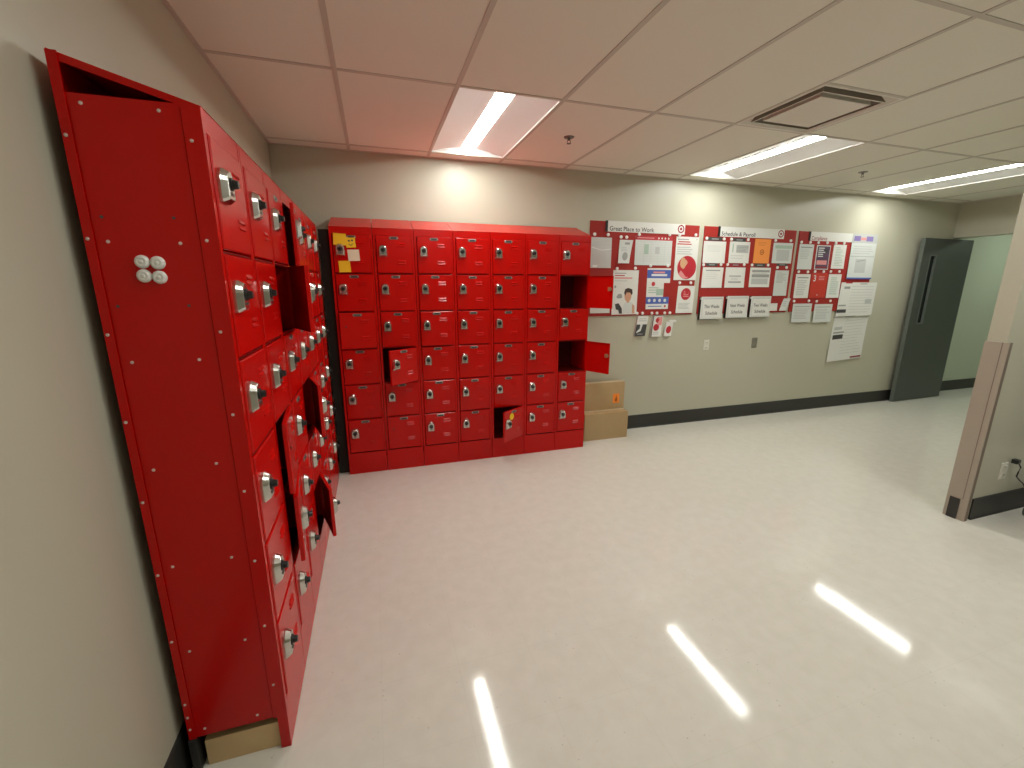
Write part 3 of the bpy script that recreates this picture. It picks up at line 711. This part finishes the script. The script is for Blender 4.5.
sh.mb.build('orange_mark', t, (w / 2 - .095, -d / 2 - .0002, .110))

# ------------------------------------------------------------------ sticky notes
def sticky(x, z, w, h, rot, m, label, name='sticky_note', fn=None, y=None):
    s = Sheet(w, h, m, curl=.004, th=.0005)
    if fn: fn(s)
    o = s.mb.build(name, None, (x, YB - .0052 if y is None else y, z)); o.rotation_euler = (0, math.radians(rot), 0); tag(o, label, 'note', 'sticky notes on the lockers'); return o
sticky(.467, 1.862, .088, .082, 3, 'yellow', 'plain yellow sticky note beside the number plate of the corner locker door')
sticky(.541, 1.842, .068, .075, -4, 'yellow', 'yellow sticky note with a doodled face on the corner locker door', fn=lambda s: (s.ell(.35, .35, .007, 'inkdk'), s.ell(.68, .33, .007, 'inkdk'), s.poly([(.25, .62), (.5, .76), (.75, .60), (.75, .66), (.5, .84), (.25, .68)], 'inkdk')), y=YB - .0062)
sticky(.556, 1.750, .082, .082, -2, 'cream', 'pale cream sticky note in the middle of the corner locker door')
sticky(.487, 1.668, .082, .082, -2, 'yellow', 'yellow sticky note lowest on the corner locker door')
# round sticker on the ajar door: placed on that door's plane
a = math.radians(35); hx, hy = XB + 5 * .305 - .0215, YB - .0042
px = -.165
s = MB(); s.cyl((0, 0, 0), .030, 'y', -.0008, 'yellow', 24)
o = s.build('sticker', None, (hx + px * math.cos(a) + .0058 * math.sin(a), hy + px * math.sin(a) - .0058 * math.cos(a), .408), a)
tag(o, 'round yellow sticker on the ajar lowest door of the back lockers', 'sticker')

# ------------------------------------------------------------------ office chair, only one castor reaches into the picture
def office_chair(cx, cy, rot):
    t = thing('office_chair', 'black office chair castor at the right edge by the wall cord', 'chair', (cx, cy, 0), rot)
    b = MB()
    for k in range(5):
        a = 2 * PI * k / 5; ca, sa = math.cos(a), math.sin(a)
        def q(r, w, z0, z1): return [(r * ca - w * sa, r * sa + w * ca, z0), (r * ca + w * sa, r * sa - w * ca, z0), (r * ca + w * sa, r * sa - w * ca, z1), (r * ca - w * sa, r * sa + w * ca, z1)]
        b.loft([q(.02, .026, .085, .125), q(.30, .016, .065, .085)], 'black')
    b.cyl((0, 0, .07), .04, 'z', .07, 'black'); b.build('star_base', t)
    for k in range(5):
        a = 2 * PI * k / 5
        c = MB(); c.cyl((-.024, 0, .027), .027, 'x', .019, 'black'); c.cyl((.005, 0, .027), .027, 'x', .019, 'black'); c.cyl((0, 0, .027), .006, 'z', .042, 'steel_dark')
        c.build('castor', t, (.30 * math.cos(a), .30 * math.sin(a), 0), a)
    MB().cyl((0, 0, .12), .018, 'z', .30, 'steel').build('gas_column', t)
    s = MB(); R = lambda w, d, z: [(w * x, d * y, z) for x, y in ((-.8, -1), (.8, -1), (1, -.8), (1, .8), (.8, 1), (-.8, 1), (-1, .8), (-1, -.8))]
    s.loft([R(.20, .20, .42), R(.23, .22, .44), R(.23, .22, .47), R(.20, .19, .49)], 'black'); s.build('seat', t)
    s = MB(); s.tube([(0, .10, .425), (0, .26, .43), (0, .29, .50), (0, .28, .66)], .014, 'black'); s.build('back_stem', t)
    s = MB(); R2 = lambda w, h, y: [(w * x, y, .80 + h * z) for x, z in ((-.8, -1), (.8, -1), (1, -.8), (1, .8), (.8, 1), (-.8, 1), (-1, .8), (-1, -.8))]
    s.loft([R2(.20, .20, .225), R2(.22, .22, .24), R2(.22, .22, .265), R2(.19, .19, .28)], 'black'); s.build('backrest', t)
office_chair(5.014, -2.676, math.radians(125))

# ------------------------------------------------------------------ camera
yaw, pitch, roll, F = .3042, -.2253, .0011, 430.61
f = Vector((math.sin(yaw) * math.cos(pitch), math.cos(yaw) * math.cos(pitch), math.sin(pitch)))
r0 = Vector((math.cos(yaw), -math.sin(yaw), 0)); u0 = r0.cross(f)
Rr = math.cos(roll) * r0 + math.sin(roll) * u0; Uu = -math.sin(roll) * r0 + math.cos(roll) * u0
cam = bpy.data.cameras.new('camera'); co = bpy.data.objects.new('camera', cam); COL.objects.link(co)
m3 = Matrix((Rr, Uu, -f)).transposed()
co.matrix_world = Matrix.Translation((.6822, -3.9173, 1.5322)) @ m3.to_4x4()
cam.sensor_width = 36; cam.lens = F / 1024 * 36; cam.clip_start = .02; cam.clip_end = 60
S.camera = co

# ------------------------------------------------------------------ world and view
w = bpy.data.worlds.new('world'); S.world = w; w.use_nodes = True
w.node_tree.nodes['Background'].inputs['Color'].default_value = (.9, .95, 1, 1); w.node_tree.nodes['Background'].inputs['Strength'].default_value = .02
S.view_settings.view_transform = 'Standard'; S.view_settings.look = 'None'; S.view_settings.gamma = 1; S.view_settings.exposure = 0.32
S.view_settings.use_curve_mapping = False
S.cycles.use_denoising = True
S.cycles.max_bounces = 10; S.cycles.diffuse_bounces = 6
S.cycles.sample_clamp_indirect = 8
